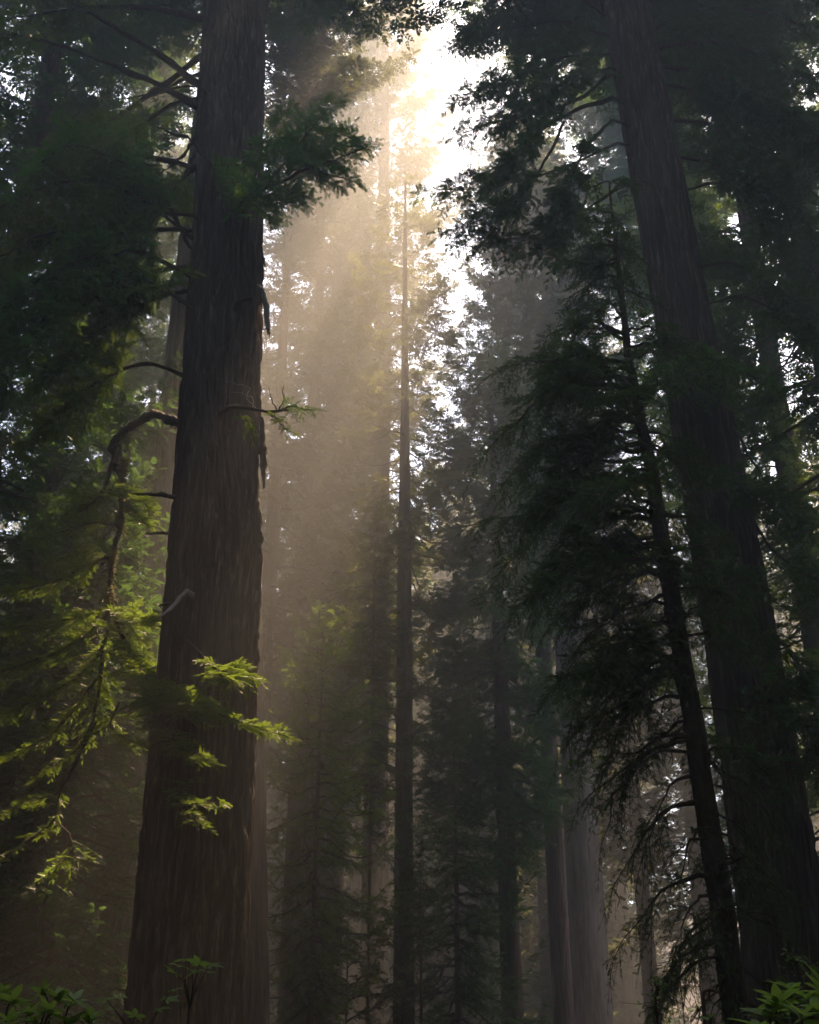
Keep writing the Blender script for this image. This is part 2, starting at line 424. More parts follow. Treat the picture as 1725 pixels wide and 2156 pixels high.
gA2 = trunk_geo(a0, a1, [(z, r*0.99) for z, r in profA if z < 29]+[(30, 0.62), (60, 0.1)], 11, na=60, dz=0.5, furrows=20, amp=0.04, flare=0.1, z0=29.2, fine=False)
obj('upper_trunk', gA2.mesh('upper_trunk', BARK, True, oA), redA)
cA = crown_geo(a0, a1, 27.5, 59, 7.5, 5, n=210, templ=T_FAR, sl=0.44, per_m=7, sp=.11)
obj('crown', cA.mesh('crown', [LIMB, LEAF_DARK], False, oA), redA)

fl = dict(per_m=8, tlen=0.75, sp=0.034, sl=0.155, templ=T_FINE, droop=0.25, tsub=0.5)
YA = DA
# bare bows reaching up to the left, leafy only beyond their outer half
bows = [
 ([(434, 40, 20), (352, 22, 19.6), (240, 14, 19.2), (120, 20, 18.8), (20, 40, 18.4)], .085, .35),
 ([(430, 190, 20), (376, 143, 19.7), (300, 95, 19.4), (240, 60, 19.1), (185, 27, 18.9), (110, -5, 18.6), (30, -30, 18.3)], .10, .6),
 ([(422, 228, 20), (360, 190, 19.6), (280, 155, 19.3), (225, 130, 19), (150, 100, 18.7), (60, 78, 18.4), (-20, 60, 18.1)], .10, .7),
 ([(432, 116, 20.4), (370, 160, 20.6), (320, 195, 20.8), (280, 226, 21), (240, 255, 21.2), (170, 290, 21.4), (90, 330, 21.6)], .105, .55),
 ([(430, 150, 20.2), (385, 166, 20.4), (345, 185, 20.6), (300, 212, 20.8)], .07, 9),
 ([(420, 207, 20.2), (362, 218, 20.3), (320, 245, 20.5), (280, 276, 20.7), (222, 318, 20.9), (150, 372, 21)], .065, .5),
 ([(416, 183, 20.2), (360, 190, 20.6), (310, 200, 21), (258, 207, 21.3)], .03, 9),
 ([(410, 352, 19.8), (366, 341, 19.3), (315, 332, 18.9), (240, 336, 18.4), (150, 345, 17.9), (70, 360, 17.5)], .075, .38),
 ([(416, 290, 20), (392, 320, 20.2), (362, 345, 20.4), (335, 370, 20.6)], .05, 9),
 ([(414, 310, 20), (398, 345, 20.3), (372, 385, 20.6), (360, 420, 20.8)], .045, 9),
 ([(412, 355, 20), (388, 375, 20.3), (364, 396, 20.6), (355, 425, 20.8)], .045, .5),
 ([(448, 350, 19.3), (420, 310, 19.1), (400, 285, 19.0), (375, 283, 18.9), (320, 260, 18.8), (268, 250, 18.7)], .03, .75),
 ([(405, 455, 19.4), (360, 450, 19), (280, 448, 18.5), (180, 470, 18), (70, 500, 17.5)], .05, .28),
 ([(400, 483, 19.8), (310, 483, 19.2), (215, 480, 18.6), (110, 500, 18), (0, 540, 17.6)], .06, .25),
 ([(402, 556, 19.8), (320, 570, 19.2), (220, 600, 18.7), (120, 640, 18.2), (20, 700, 17.8)], .06, .22),
 ([(400, 614, 19.8), (345, 626, 19.3), (270, 660, 18.9), (180, 720, 18.4), (90, 800, 18)], .06, .30),
 ([(410, 652, 19.4), (388, 636, 19.1), (366, 619, 18.9), (330, 610, 18.6), (260, 625, 18.3)], .035, .45),
 ([(386, 790, 19.8), (320, 760, 19.4), (240, 790, 19), (150, 850, 18.6), (60, 930, 18.2)], .05, .35),
 ([(400, 520, 19.8), (330, 400, 18.8), (240, 330, 18), (150, 300, 17.4), (90, 340, 17)], .05, .3),
 ([(404, 500, 19.6), (300, 420, 18.6), (200, 380, 17.9), (90, 400, 17.3), (-20, 450, 16.9)], .05, .2),
 ([(400, 580, 19.6), (290, 520, 18.6), (170, 540, 17.9), (60, 600, 17.4), (-30, 680, 17)], .05, .2),
 ([(396, 640, 19.6), (250, 560, 18.4), (150, 600, 17.8), (50, 720, 17.3), (-20, 830, 17)], .05, .2),
]
for i, (p, r, s0) in enumerate(bows):
    bare = s0 > 1
    limb(redA, oA, p, 100+i, r0=r, r1=0.014, leaf=None if bare else LEAF_SKYLIT if i > 17 or i == 7 else LEAF, wob=0.012,
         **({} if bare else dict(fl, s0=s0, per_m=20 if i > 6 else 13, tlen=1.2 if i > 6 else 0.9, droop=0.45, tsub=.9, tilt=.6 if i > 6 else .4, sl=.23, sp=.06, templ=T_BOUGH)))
# the spray to the right of the trunk, near its top
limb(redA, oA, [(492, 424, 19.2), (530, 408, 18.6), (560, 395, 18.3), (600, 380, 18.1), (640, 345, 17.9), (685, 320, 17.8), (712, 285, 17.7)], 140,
     r0=.055, r1=.014, leaf=LEAF_SKYLIT, wob=.006, **dict(fl, s0=.08, sl=.22, sp=.06, templ=T_BOUGH, per_m=14, tlen=.95, droop=.15, up=.12, tsub=.8, tilt=.45))
limb(redA, oA, [(560, 395, 18.3), (610, 330, 18.0), (660, 270, 17.8), (695, 225, 17.6)], 141, r0=.03, r1=.01, leaf=LEAF_SKYLIT,
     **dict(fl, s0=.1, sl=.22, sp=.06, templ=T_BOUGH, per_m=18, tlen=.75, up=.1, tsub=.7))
limb(redA, oA, [(600, 380, 18.1), (660, 350, 17.9), (720, 330, 17.6), (770, 310, 17.4)], 142, r0=.03, r1=.01, leaf=LEAF_SKYLIT,
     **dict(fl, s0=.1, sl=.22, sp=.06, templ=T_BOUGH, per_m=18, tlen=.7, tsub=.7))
for q, p in enumerate([[(530, 408, 18.6), (545, 350, 18.4), (575, 280, 18.2), (600, 235, 18.1)], [(515, 412, 18.8), (505, 385, 18.6), (490, 365, 18.5), (478, 350, 18.4)],
                       [(560, 395, 18.3), (600, 405, 18.1), (650, 415, 17.9)], [(540, 402, 18.5), (525, 420, 18.4), (560, 430, 18.3), (610, 425, 18.2)], [(640, 345, 17.9), (700, 370, 17.7), (740, 380, 17.6)],
                       [(620, 360, 18.0), (640, 300, 17.9), (650, 250, 17.8)], [(680, 322, 17.8), (720, 280, 17.7), (760, 300, 17.6)]]):
    limb(redA, oA, p, 143+q, r0=.02, r1=.008, leaf=LEAF_SKYLIT, n=14, **dict(fl, s0=.05, per_m=20, tlen=.6, up=.1, tsub=.8, tilt=.5, sl=.22, sp=.06, templ=T_BOUGH))
# the small half dead branch below it
limb(redA, oA, [(466, 872, 19.1), (485, 858, 18.8), (505, 856, 18.6), (530, 860, 18.4), (565, 868, 18.2), (605, 864, 18.0)], 150, r0=.065, r1=.02, n=20, wob=.006)
limb(redA, oA, [(588, 866, 18.1), (620, 852, 18), (655, 862, 17.9)], 151, r0=.02, r1=.008, leaf=LEAF_DARK, **dict(fl, s0=0, per_m=16, tlen=.42, tsub=.6))
limb(redA, oA, [(570, 868, 18.2), (590, 890, 18.1), (612, 908, 18)], 152, r0=.015, r1=.006, leaf=LEAF, **dict(fl, s0=.1, per_m=14, tlen=.36))
limb(redA, oA, [(505, 858, 18.6), (515, 885, 18.5), (530, 912, 18.4)], 153, r0=.010, r1=.005, leaf=LEAF, **dict(fl, s0=.2, per_m=12, tlen=.32, droop=.5))
limb(redA, oA, [(582, 866, 18.1), (572, 845, 18.05), (566, 815, 18)], 154, r0=.014, r1=.006, n=10, name='twig')
limb(redA, oA, [(585, 866, 18.1), (598, 840, 18.05), (592, 825, 18), (598, 812, 18)], 155, r0=.014, r1=.008, n=10, name='twig')
limb(redA, oA, [(540, 862, 18.4), (520, 840, 18.6), (535, 815, 18.8), (475, 802, 18.7)], 156, r0=.010, r1=.004, n=14, name='twig', wob=.015, mat=DEAD)
limb(redA, oA, [(530, 860, 18.4), (536, 838, 18.5), (500, 826, 18.6), (487, 826, 18.6)], 157, r0=.009, r1=.004, n=14, name='twig', wob=.015, mat=DEAD)
# the crooked branch and what hangs from it on the left
DZ = lambda x: 2.8*min(1, max(0, (400-x)/110))
crook = [(382, 882, 19.8), (360, 876, 19.4), (340, 866, 19.1), (328, 864, 18.9), (300, 889, 18.7), (270, 912, 18.5), (250, 938, 18.3), (262, 968, 18.2), (268, 1040, 18.1), (258, 1085, 18.05), (240, 1168, 18), (230, 1238, 18), (238, 1275, 18)]
crook = [(x, y, D+DZ(x)-.3*(D > 19)) for x, y, D in crook]
limb(redA, oA, crook, 160, r0=.10, r1=.035, n=40, wob=.01, sides=9)
limb(redA, oA, [(x, y, D+DZ(x)) for x, y, D in [(250, 938, 18.3), (241, 968, 18.2), (226, 1010, 18.1), (210, 1046, 18), (175, 1075, 17.9), (135, 1085, 17.8)]], 161, r0=.06, r1=.014, n=26, leaf=LEAF, **dict(fl, s0=.45, per_m=13, tlen=.7, tsub=.6))
for q in range(16):
    rm = rs(900+q); k = rm.randint(5, 12); c = np.array(pt(*crook[k])); G = Geo(); n = 26
    for h in range(9):
        p0 = c+rm.normal(0, .05, 3); ln = rm.uniform(.15, .55); tq = np.linspace(0, 1, n)
        P = p0+np.stack((rm.normal(0, .02)*tq+.015*np.sin(tq*9+h), rm.normal(0, .02)*tq, -ln*tq), 1)
        D = rm.normal(0, 1, (n, 3))*np.array((1, 1, .3))-np.array((0, 0, .6))
        put_shoots(G, P, D, rm.normal(0, 1, (n, 3)), rm.uniform(.025, .06, n), T_FAR, rm)
    obj('hanging_moss', G.mesh('hanging_moss', MOSS, False, oA), redA)
hang = [
 ([(245, 1010, 18.2), (225, 1045, 18), (195, 1050, 17.8), (150, 1040, 17.6)], .02, 13, .6),
 ([(262, 1030, 18.2), (290, 1040, 18), (312, 1075, 17.9)], .02, 14, .5),
 ([(262, 1060, 18.1), (285, 1085, 18), (310, 1105, 17.9)], .02, 12, .5),
 ([(250, 1110, 18), (190, 1100, 17.8), (130, 1120, 17.6), (85, 1135, 17.5)], .025, 14, .62),
 ([(240, 1168, 18), (180, 1190, 17.8), (120, 1220, 17.6), (40, 1240, 17.4), (10, 1245, 17.3)], .03, 15, .7),
 ([(238, 1190, 18), (210, 1160, 17.9), (160, 1170, 17.7), (110, 1180, 17.6)], .02, 13, .55),
 ([(230, 1238, 18), (270, 1300, 18), (285, 1335, 17.9), (300, 1350, 17.9)], .03, 9, .5),
 ([(236, 1270, 18), (190, 1290, 17.8), (120, 1310, 17.5), (60, 1320, 17.2), (0, 1325, 17)], .035, 17, .8),
 ([(236, 1275, 18), (260, 1300, 17.8), (290, 1300, 17.5), (310, 1310, 17.3)], .03, 17, .7),
 ([(235, 1280, 18), (180, 1340, 17.7), (110, 1380, 17.4), (40, 1400, 17.1), (-10, 1420, 17)], .035, 16, .85),
 ([(235, 1290, 18), (215, 1370, 17.8), (160, 1430, 17.5), (90, 1470, 17.2), (20, 1500, 17)], .035, 15, .85),
 ([(238, 1290, 18), (270, 1370, 17.7), (310, 1430, 17.4), (350, 1465, 17.2), (425, 1480, 17)], .04, 26, .75),
 ([(330, 1440, 17.4), (380, 1460, 17.1), (430, 1490, 16.9), (490, 1515, 16.8), (540, 1535, 16.7), (598, 1548, 16.6)], .03, 28, .6),
 ([(395, 1348, 18.9), (430, 1376, 18.4), (447, 1398, 18), (480, 1405, 17.7), (535, 1425, 17.4)], .03, 28, .55),
 ([(447, 1398, 18), (470, 1420, 17.8), (500, 1430, 17.5)], .018, 28, .55),
 ([(330, 1470, 17.3), (370, 1490, 17.1), (400, 1500, 17), (450, 1510, 16.9)], .02, 28, .6),
 ([(300, 1470, 17.4), (345, 1530, 17.2), (385, 1580, 17), (440, 1605, 16.9)], .025, 24, .55),
 ([(250, 1480, 17.5), (230, 1530, 17.3), (270, 1560, 17.1), (310, 1575, 17)], .02, 14, .5),
 ([(330, 1590, 17.3), (345, 1620, 17.2), (372, 1650, 17.1), (384, 1690, 17), (420, 1692, 16.9), (462, 1690, 16.8)], .022, 10, .4),
 ([(384, 1690, 17), (400, 1720, 16.9), (430, 1745, 16.8)], .014, 12, .36),
 ([(215, 1370, 17.8), (205, 1450, 17.7), (198, 1530, 17.6), (160, 1590, 17.5), (100, 1620, 17.4)], .04, 12, .7),
 ([(205, 1430, 17.7), (150, 1500, 17.5), (90, 1560, 17.3), (20, 1590, 17.1)], .03, 13, .75),
 ([(198, 1520, 17.6), (160, 1610, 17.5), (125, 1667, 17.4), (117, 1727, 17.3), (50, 1772, 17.1), (0, 1817, 17)], .045, 7, .45),
 ([(117, 1727, 17.3), (145, 1755, 17.2), (150, 1782, 17.1), (150, 1847, 17)], .018, 9, .5),
 ([(125, 1667, 17.4), (90, 1680, 17.3), (50, 1690, 17.2), (20, 1710, 17.1)], .015, 14, .4),
 ([(150, 1790, 17.1), (120, 1830, 17), (90, 1850, 16.9)], .012, 13, .42),
]
for i, (p, r, pm, tl) in enumerate(hang):
    s0 = {6: .3, 12: .25, 13: .55, 18: .5, 22: .45, 23: .4}.get(i, .12)
    p = [(x, y, D+DZ(x)+(1.0 if x > 325 and D < 17.8 else 0)) for x, y, D in p]
    limb(redA, oA, p, 170+i, r0=r, r1=.008, leaf=LEAF, n=20, wob=.008, **dict(fl, s0=s0, per_m=pm*(1.9 if i < 9 else 1.4), tlen=tl, droop=.12, up=.05, tsub=.55, tilt=.28))
# broken stubs and loose bark
limb(redA, oA, [(372, 1049, 19.8), (340, 1046, 19.5), (310, 1042, 19.3), (288, 1040, 19.1)], 201, r0=.06, r1=.022, n=14, name='dead_stub', wob=.012)
limb(redA, oA, [(362, 1123, 19.8), (335, 1121, 19.5), (306, 1124, 19.3)], 202, r0=.035, r1=.014, n=12, name='dead_stub', wob=.008)
limb(redA, oA, [(394, 1246, 19.1), (378, 1262, 18.7), (360, 1280, 18.3), (335, 1298, 18)], 203, r0=.065, r1=.02, n=12, name='dead_stub', mat=DEAD, label='pale broken dead stub')
limb(redA, oA, [(372, 1266, 19.5), (350, 1270, 19.2), (336, 1275, 19)], 204, r0=.04, r1=.02, n=8, name='dead_stub')
limb(redA, oA, [(506, 634, 19.0), (512, 632, 18.7), (530, 629, 18.5)], 205, r0=.065, r1=.028, n=8, name='dead_stub')
limb(redA, oA, [(546, 607, 19.7), (554, 614, 19.6), (558, 640, 19.5), (562, 670, 19.5), (566, 694, 19.5)], 206, r0=.075, r1=.05, n=14, name='dead_stub', mat=DEAD, label='pale snapped stub hanging straight down')
for q in range(9):
    rr = rs(300+q); limb(redA, oA, [(564+rr.uniform(-2, 2), 690, 19.5), (565+rr.uniform(-5, 5), 705+rr.uniform(-6, 6), 19.5)], 300+q, r0=.012, r1=.005, n=4, name='splinter', wob=.002)
def bark_strip(y0, y1, x0, x1, D, w, seed, drop=0):
    """a long torn sliver of bark standing off the trunk"""
    rng = rs(seed); n = 12; t = np.linspace(0, 1, n)
    P = np.stack([pt(x0+(x1-x0)*a, y0+(y1-y0)*a, D) for a in t]); P[:, 0] += rng.normal(0, .012, n)
    P[:, 1] += rng.normal(0, .02, n)
    ww = w*(0.35+0.65*np.sin(np.pi*np.clip(t*0.85+0.12, 0, 1)))*rng.uniform(.7, 1.2, n)
    th = 0.012
    V = []
    for p, a in zip(P, ww):
        for sx, sy in ((-1, -1), (1, -.6), (1, .6), (-1, 1)):
            V.append(p+np.array((sx*a*0.5, sy*a*1.3+rng.normal(0, .006), 0)))
    i, k = np.meshgrid(np.arange(n-1), np.arange(4), indexing='ij'); k2 = (k+1) % 4
    F = np.stack((i*4+k, i*4+k2, (i+1)*4+k2, (i+1)*4+k), -1).reshape(-1, 4)
    G = Geo(); G.add(np.array(V), F); return G
def right_edge(y): return np.interp(y, [0, 539, 1078, 1617, 2156], [556, 549, 543, 530, 505])
rb = rs(71)
strips = [(880, 1025, 552, 557, .10), (700, 760, 548, 545, .06), (905, 1000, 548, 553, .09), (1050, 1180, 545, 549, .09), (1160, 1330, 549, 542, .10), (1330, 1420, 543, 541, .07),
          (80, 170, 557, 556, .05), (200, 300, 556, 553, .06), (430, 470, 552, 550, .05), (520, 560, 550, 558, .05), (1420, 1560, 541, 534, .06), (1600, 1760, 533, 527, .05), (1900, 2080, 519, 512, .05)]
for q, (y0, y1, x0, x1, w) in enumerate(strips):
    obj('bark_strip', bark_strip(y0, y1, x0, x1, DA+.05*(q % 3)-.05, w, 400+q).mesh('bark_strip', BARK, False, oA), redA)
for q in range(26):
    y = rb.uniform(20, 2000); l = rb.uniform(20, 70); e = right_edge(y)
    obj('bark_strip', bark_strip(y, y+l, e-2, right_edge(y+l)+rb.uniform(-1, 2.5), DA+rb.uniform(-.1, .1), rb.uniform(.02, .05), 430+q).mesh('bark_strip', BARK, False, oA), redA)

# ------------------------------------------------------------------ the leaning redwood on the right
DB = 20.5
b0, b1 = axis_through(pt(1655, 2050, DB), pt(1318, 0, DB), 62)
profB = px_profile(DB, [(2156, 195), (1617, 160), (1078, 134), (539, 111), (0, 92)])
profB = [(-1, profB[0][1]*1.1)]+profB+[(62, 0.1)]
oB = np.array((b0[0], b0[1], 0))
redB = empty('redwood_tree', oB, 'huge nearly black redwood leaning over on the right side, clad in dark foliage', 'tree')
bendB = bend_of([(2156, 1677), (1617, 1600), (1078, 1512), (539, 1415), (0, 1317)], DB, b0, b1)
AXES[redB] = lambda z: np.array((b0[0]+(b1[0]-b0[0])*z/62+np.interp(z, [b[0] for b in bendB], [b[1] for b in bendB]), DB, z))
gB = trunk_geo(b0, b0+(b1-b0)*(32/62), [p for p in profB if p[0] < 32]+[(32, .5)], 23, na=280, dz=0.06, furrows=32, amp=0.09, flare=0.15, worley=True, bend=bendB)
obj('trunk', gB.mesh('trunk', BARK, True, oB), redB)
gB2 = trunk_geo(b0, b1, [(32, .5), (62, .1)], 23, na=48, dz=0.5, furrows=18, amp=0.03, flare=0, z0=31.6, fine=False)
obj('upper_trunk', gB2.mesh('upper_trunk', BARK, True, oB), redB)
cB = crown_geo(b0, b1, 27, 61, 7.0, 6, n=180, templ=T_FAR, sl=0.44, low=-.3, per_m=7, sp=.11)
obj('crown', cB.mesh('crown', [LIMB, LEAF_DARK], False, oB), redB)
fb = dict(per_m=9, tlen=0.85, sp=0.055, sl=0.22, templ=T_MID, droop=0.5, tsub=0.9, tilt=.55)
limbsB = [
 ([(1290, 207, 20.2), (1232, 225, 19.8), (1182, 255, 19.5), (1132, 285, 19.2), (1097, 315, 19), (1060, 350, 18.9), (1020, 375, 18.8)], .09, .5),
 ([(1295, 155, 20.4), (1262, 172, 20.5), (1240, 200, 20.7), (1195, 222, 21), (1120, 240, 21.3), (1040, 260, 21.6), (975, 280, 21.8)], .07, .35),
 ([(1288, 255, 20.2), (1252, 290, 19.9), (1222, 340, 19.6), (1207, 385, 19.4), (1187, 440, 19.3), (1165, 500, 19.2)], .06, .4),
 ([(1187, 258, 19.5), (1162, 310, 19.3), (1127, 370, 19.2), (1090, 420, 19.1), (1040, 450, 19), (960, 480, 18.9)], .05, .45),
 ([(1270, 70, 20.4), (1200, 40, 20.6), (1120, 50, 20.9), (1040, 60, 21.2), (960, 90, 21.5)], .07, .2),
 ([(1272, 30, 20.4), (1200, -30, 20.2), (1120, -20, 20), (1040, 20, 19.9), (985, 60, 19.8)], .07, .2),
 ([(1280, 110, 20.3), (1210, 120, 20.2), (1130, 140, 20.1), (1050, 180, 20), (975, 200, 19.9)], .06, .25),
 ([(1285, 140, 20.3), (1210, 170, 19.8), (1130, 200, 19.4), (1060, 250, 19.2)], .06, .25),
 ([(1300, 300, 20.3), (1230, 330, 20.6), (1120, 370, 21), (1010, 395, 21.4), (920, 400, 21.7)], .05, .45),
 ([(1315, 380, 20.2), (1260, 430, 20), (1190, 480, 19.8), (1100, 500, 19.6), (1000, 500, 19.5)], .05, .4),
 ([(1420, 252, 20.3), (1502, 260, 19.9), (1562, 290, 19.6), (1612, 325, 19.4), (1680, 380, 19.2)], .075, .3),
 ([(1450, 400, 20.3), (1512, 382, 20), (1577, 400, 19.7), (1610, 440, 19.6), (1650, 500, 19.5)], .05, .4),
 ([(1380, 60, 20.4), (1450, 20, 20), (1540, 10, 19.7), (1640, 30, 19.4), (1740, 80, 19.2)], .08, .1),
 ([(1385, 100, 20.4), (1470, 90, 19.9), (1560, 100, 19.5), (1660, 140, 19.2), (1740, 190, 19)], .08, .1),
 ([(1395, 140, 20.4), (1480, 150, 19.8), (1570, 180, 19.3), (1660, 230, 18.9), (1740, 300, 18.7)], .08, .1),
 ([(1400, 180, 20.4), (1490, 200, 20), (1580, 240, 19.7), (1680, 290, 19.4), (1750, 350, 19.2)], .07, .12),
 ([(1370, -30, 20.4), (1460, -60, 20), (1560, -50, 19.7), (1680, -20, 19.4), (1760, 30, 19.2)], .08, .1),
 ([(1430, 330, 20.2), (1500, 340, 19.7), (1590, 380, 19.2), (1690, 450, 18.9)], .06, .2),
 ([(1400, 709, 20.2), (1352, 729, 19.6), (1312, 769, 19.2), (1277, 799, 18.9), (1230, 820, 18.6)], .06, .75),
 ([(1545, 900, 20), (1587, 974, 19.6), (1627, 1039, 19.3), (1680, 1090, 19)], .05, .6),
 ([(1590, 1100, 20), (1622, 1150, 19.7), (1687, 1198, 19.4), (1740, 1230, 19.2)], .05, .6),
 ([(1470, 560, 20.1), (1540, 550, 19.6), (1620, 590, 19.2), (1720, 660, 18.9)], .055, .45),
 ([(1480, 640, 20.1), (1560, 620, 19.6), (1640, 660, 19.2), (1740, 740, 18.9)], .05, .45),
 ([(1440, 780, 19.3), (1420, 772, 18.8), (1390, 790, 18.4), (1340, 822, 18.1), (1290, 850, 17.9)], .05, .1),
 ([(1455, 775, 19.3), (1480, 752, 18.7), (1510, 750, 18.3), (1555, 775, 18), (1610, 800, 17.8), (1660, 825, 17.7)], .055, .05),
 ([(1445, 790, 19.3), (1450, 775, 18.8), (1470, 775, 18.4), (1500, 800, 18.1), (1540, 830, 18)], .04, .05),
 ([(1500, 1020, 19.3), (1530, 1010, 18.9), (1580, 1030, 18.5), (1630, 1070, 18.3)], .035, .3),
 ([(1510, 1220, 19.3), (1500, 1200, 18.9), (1530, 1210, 18.5), (1575, 1230, 18.3)], .035, .15),
 ([(1590, 1340, 19.4), (1620, 1330, 19), (1660, 1370, 18.7), (1700, 1440, 18.5)], .04, .3),
 ([(1600, 1440, 19.2), (1640, 1430, 18.6), (1680, 1470, 18.2), (1740, 1550, 18)], .045, .2),
 ([(1570, 1560, 19.2), (1550, 1590, 18.8), (1590, 1610, 18.5), (1640, 1650, 18.3)], .035, .2),
 ([(1600, 1480, 19.4), (1660, 1500, 19), (1700, 1540, 18.8), (1740, 1620, 18.6)], .04, .2),
]
for i, (p, r, s0) in enumerate(limbsB):
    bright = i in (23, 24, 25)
    limb(redB, oB, p, 500+i, r0=r*.75, r1=.012, leaf=LEAF_SKYLIT if bright else LEAF_DARK, n=22, wob=.012,
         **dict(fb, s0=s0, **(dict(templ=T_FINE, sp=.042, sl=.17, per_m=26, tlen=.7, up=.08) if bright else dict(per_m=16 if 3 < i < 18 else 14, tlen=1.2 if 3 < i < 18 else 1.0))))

# ------------------------------------------------------------------ the slender young tree before it
DC = 15.0
axC = [(1552, 2156), (1512, 1850), (1458, 1500), (1408, 1200), (1368, 980), (1337, 850), (1314, 730), (1302, 600), (1292, 480), (1284, 380)]
pC = np.array([pt(x, y, DC) for x, y in axC])
d0 = (pC[1]-pC[0])/(pC[1, 2]-pC[0, 2]); base = pC[0]-d0*(pC[0, 2]+.3); oC = base*np.array((1, 1, 0))
pC = np.r_[base[None], pC]
young = empty('young_conifer', oC, 'slender young conifer with drooping dark branches in front of the leaning black redwood', 'tree')
W = Geo(); pathC = smooth_path(pC, 90, .006, rs(8))
rC = np.interp(pathC[:, 2], [0, 2, pt(CX, 1500, DC)[2], pt(CX, 1000, DC)[2], pt(CX, 730, DC)[2], pt(CX, 380, DC)[2]],
               [.20, .165, .135, .105, .06, .012])
rC = rC*(1+.08*(vnoise(np.arange(90)*.7, np.zeros(90), 3)-.5))
tube(W, pathC, rC, 14)
obj('trunk', W.mesh('trunk', LIMB, True, oC), young)
fc = dict(per_m=12, tlen=0.62, sp=0.036, sl=0.125, templ=T_FINE, droop=0.75, tsub=0.9, tilt=.5)
rng = rs(91); ys = np.r_[np.linspace(385, 540, 14), np.linspace(520, 2100, 96), np.linspace(780, 1380, 20)]
for i, y in enumerate(ys):
    y = y+rng.uniform(-30, 30)
    y = max(y, 384); xt = np.interp(y, [p[1] for p in axC[::-1]], [p[0] for p in axC[::-1]])
    left = rng.rand() < (0.70 if 760 < y < 1500 else 0.6)
    Lp = np.interp(y, [380, 600, 700, 780, 850, 950, 1100, 1250, 1400, 1550, 1700, 1850, 2100],
                   [70, 130, 190, 350, 360, 360, 390, 370, 330, 300, 300, 260, 230]) if left else \
         np.interp(y, [380, 700, 850, 1000, 1300, 1600, 2100], [60, 110, 140, 150, 150, 140, 110])
    Lm = Lp*m_per_px(y, DC)*rng.uniform(.55, 1.08)
    a = (math.pi+rng.normal(0, .55)) if left else rng.uniform(-1.9, 1.9)
    if not left: Lm = max(Lm, 1.0*rng.uniform(.6, 1.3)*(1 if y > 700 else .4))
    dr = rng.uniform(.05, .55) if y < 1300 else rng.uniform(.2, .85)
    d = np.array((math.cos(a), math.sin(a), 0)); b = pt(xt, y, DC)
    t = np.linspace(0, 1, 9)[:, None]
    path = b+d*Lm*t*(1-.12*t)+np.array((0, 0, 1.))*Lm*(.22*t-(dr+.2)*t*t)
    path[1:] += np.cumsum(rng.normal(0, .03*Lm, (8, 3)), 0)
    G, Wd = Geo(), Geo()
    low = y > 1450
    grow(Wd, G, path, rng, r0=.012+.012*Lm, r1=.005, sides=5, tw_r=.005, **dict(fc, s0=.28 if low else .16, tlen=min(.9, .3+.25*Lm)*(.9 if low else 1.15), per_m=11 if low else 17, droop=.9 if low else .5))
    o = obj('branch', Wd.mesh('branch', LIMB, True, oC), young)
    obj('foliage', G.mesh('foliage', LEAF_YOUNG, False, oC), o)

# ------------------------------------------------------------------ the other trees of the grove
def tree(name, x, D, wpx, H, z0, R, seed, label, n=110, bark=None, leaf=None, shape=2.0, templ=T_FAR, sl=.40, low=-.1, per_m=7, lean=0.0, sp=.11, tlen=.9, group=None, s0=.25, droop=.3, rl=.05, az=None, top=None, dens=1.7, upper=None):
    b = pt(x, 2100, D); r = wpx*m_per_px(2100, D)/2
    p0 = np.array((b[0], D, 0.)); p1 = np.array((b[0]+lean*H, D, float(H)))
    o = empty(name, p0, label, 'tree', group)
    near = D < 56
    g = trunk_geo(p0, p1, [(-1, r*1.1), (3, r), (H*.5, r*.72), (H, .04 if H > 21 else .008)], seed, na=72 if near else 40, dz=.16 if near else .4, furrows=22 if near else 16, amp=.075*min(1, r/.5), flare=.35, fine=near, worley=near)
    obj('trunk', g.mesh('trunk', bark or BARK_FAR, True, p0), o)
    c = crown_geo(p0, p1, z0, top or (H-.3 if H > 21 else H+.15), R, seed+1, n=int(n*dens), templ=templ, sl=sl, low=low, per_m=per_m, shape=shape, sp=sp, tlen=tlen, s0=s0, droop=droop, rl=rl, az=az)
    obj('crown', c.mesh('crown', [LIMB, leaf or LEAF_FAR], False, p0), o)
    if upper:  # extra limbs to one side, added to shade the haze
        c = crown_geo(p0, p1, upper[0], upper[1], upper[2], seed+2, n=upper[3], templ=T_FAR, sl=sl, low=-.05, per_m=per_m, shape=2.0, sp=sp, tlen=1.2, s0=.1, az=upper[4])
        obj('shade_crown', c.mesh('shade_crown', [LIMB, leaf or LEAF_FAR], False, p0), o)
    return o
tree('redwood_tree', 237, 28, 84, 58, 33, 3.2, 1000, 'pale grey trunk close behind the massive dark redwood, its crown above the crooked branch', bark=BARK_GREY, n=75, templ=T_MID, sl=.30, sp=.08)
tree('redwood_tree', 548, 31, 88, 62, 33, 6.2, 1010, 'hazy broad trunk at the sunlit edge of the massive dark redwood', n=70, az=(-.75, .95), lean=(pt(528, 300, 31)[0]-pt(548, 2100, 31)[0])/(pt(528, 300, 31)[2]-pt(548, 2100, 31)[2]))
tree('redwood_tree', 517, 44, 46, 50, 15, 3.6, 1012, 'tree half hidden by the edge of the massive dark redwood, deep in the bright haze', n=90, dens=1.3)
tree('redwood_tree', 610, 49, 50, 56, 14, 5.0, 1015, 'veiled tree in the bright haze just right of the massive dark redwood', n=110, dens=1.6)
tree('redwood_tree', 787, 52, 62, 74, 20, 4.6, 1020, 'trunk standing inside the brightest sunbeams, left of the slim straight trunk', n=150, dens=1.6)
tree('redwood_tree', 655, 57, 50, 60, 16, 4.4, 1025, 'veiled far tree between the bright veiled trunk and the sunbeam trunk', n=110)
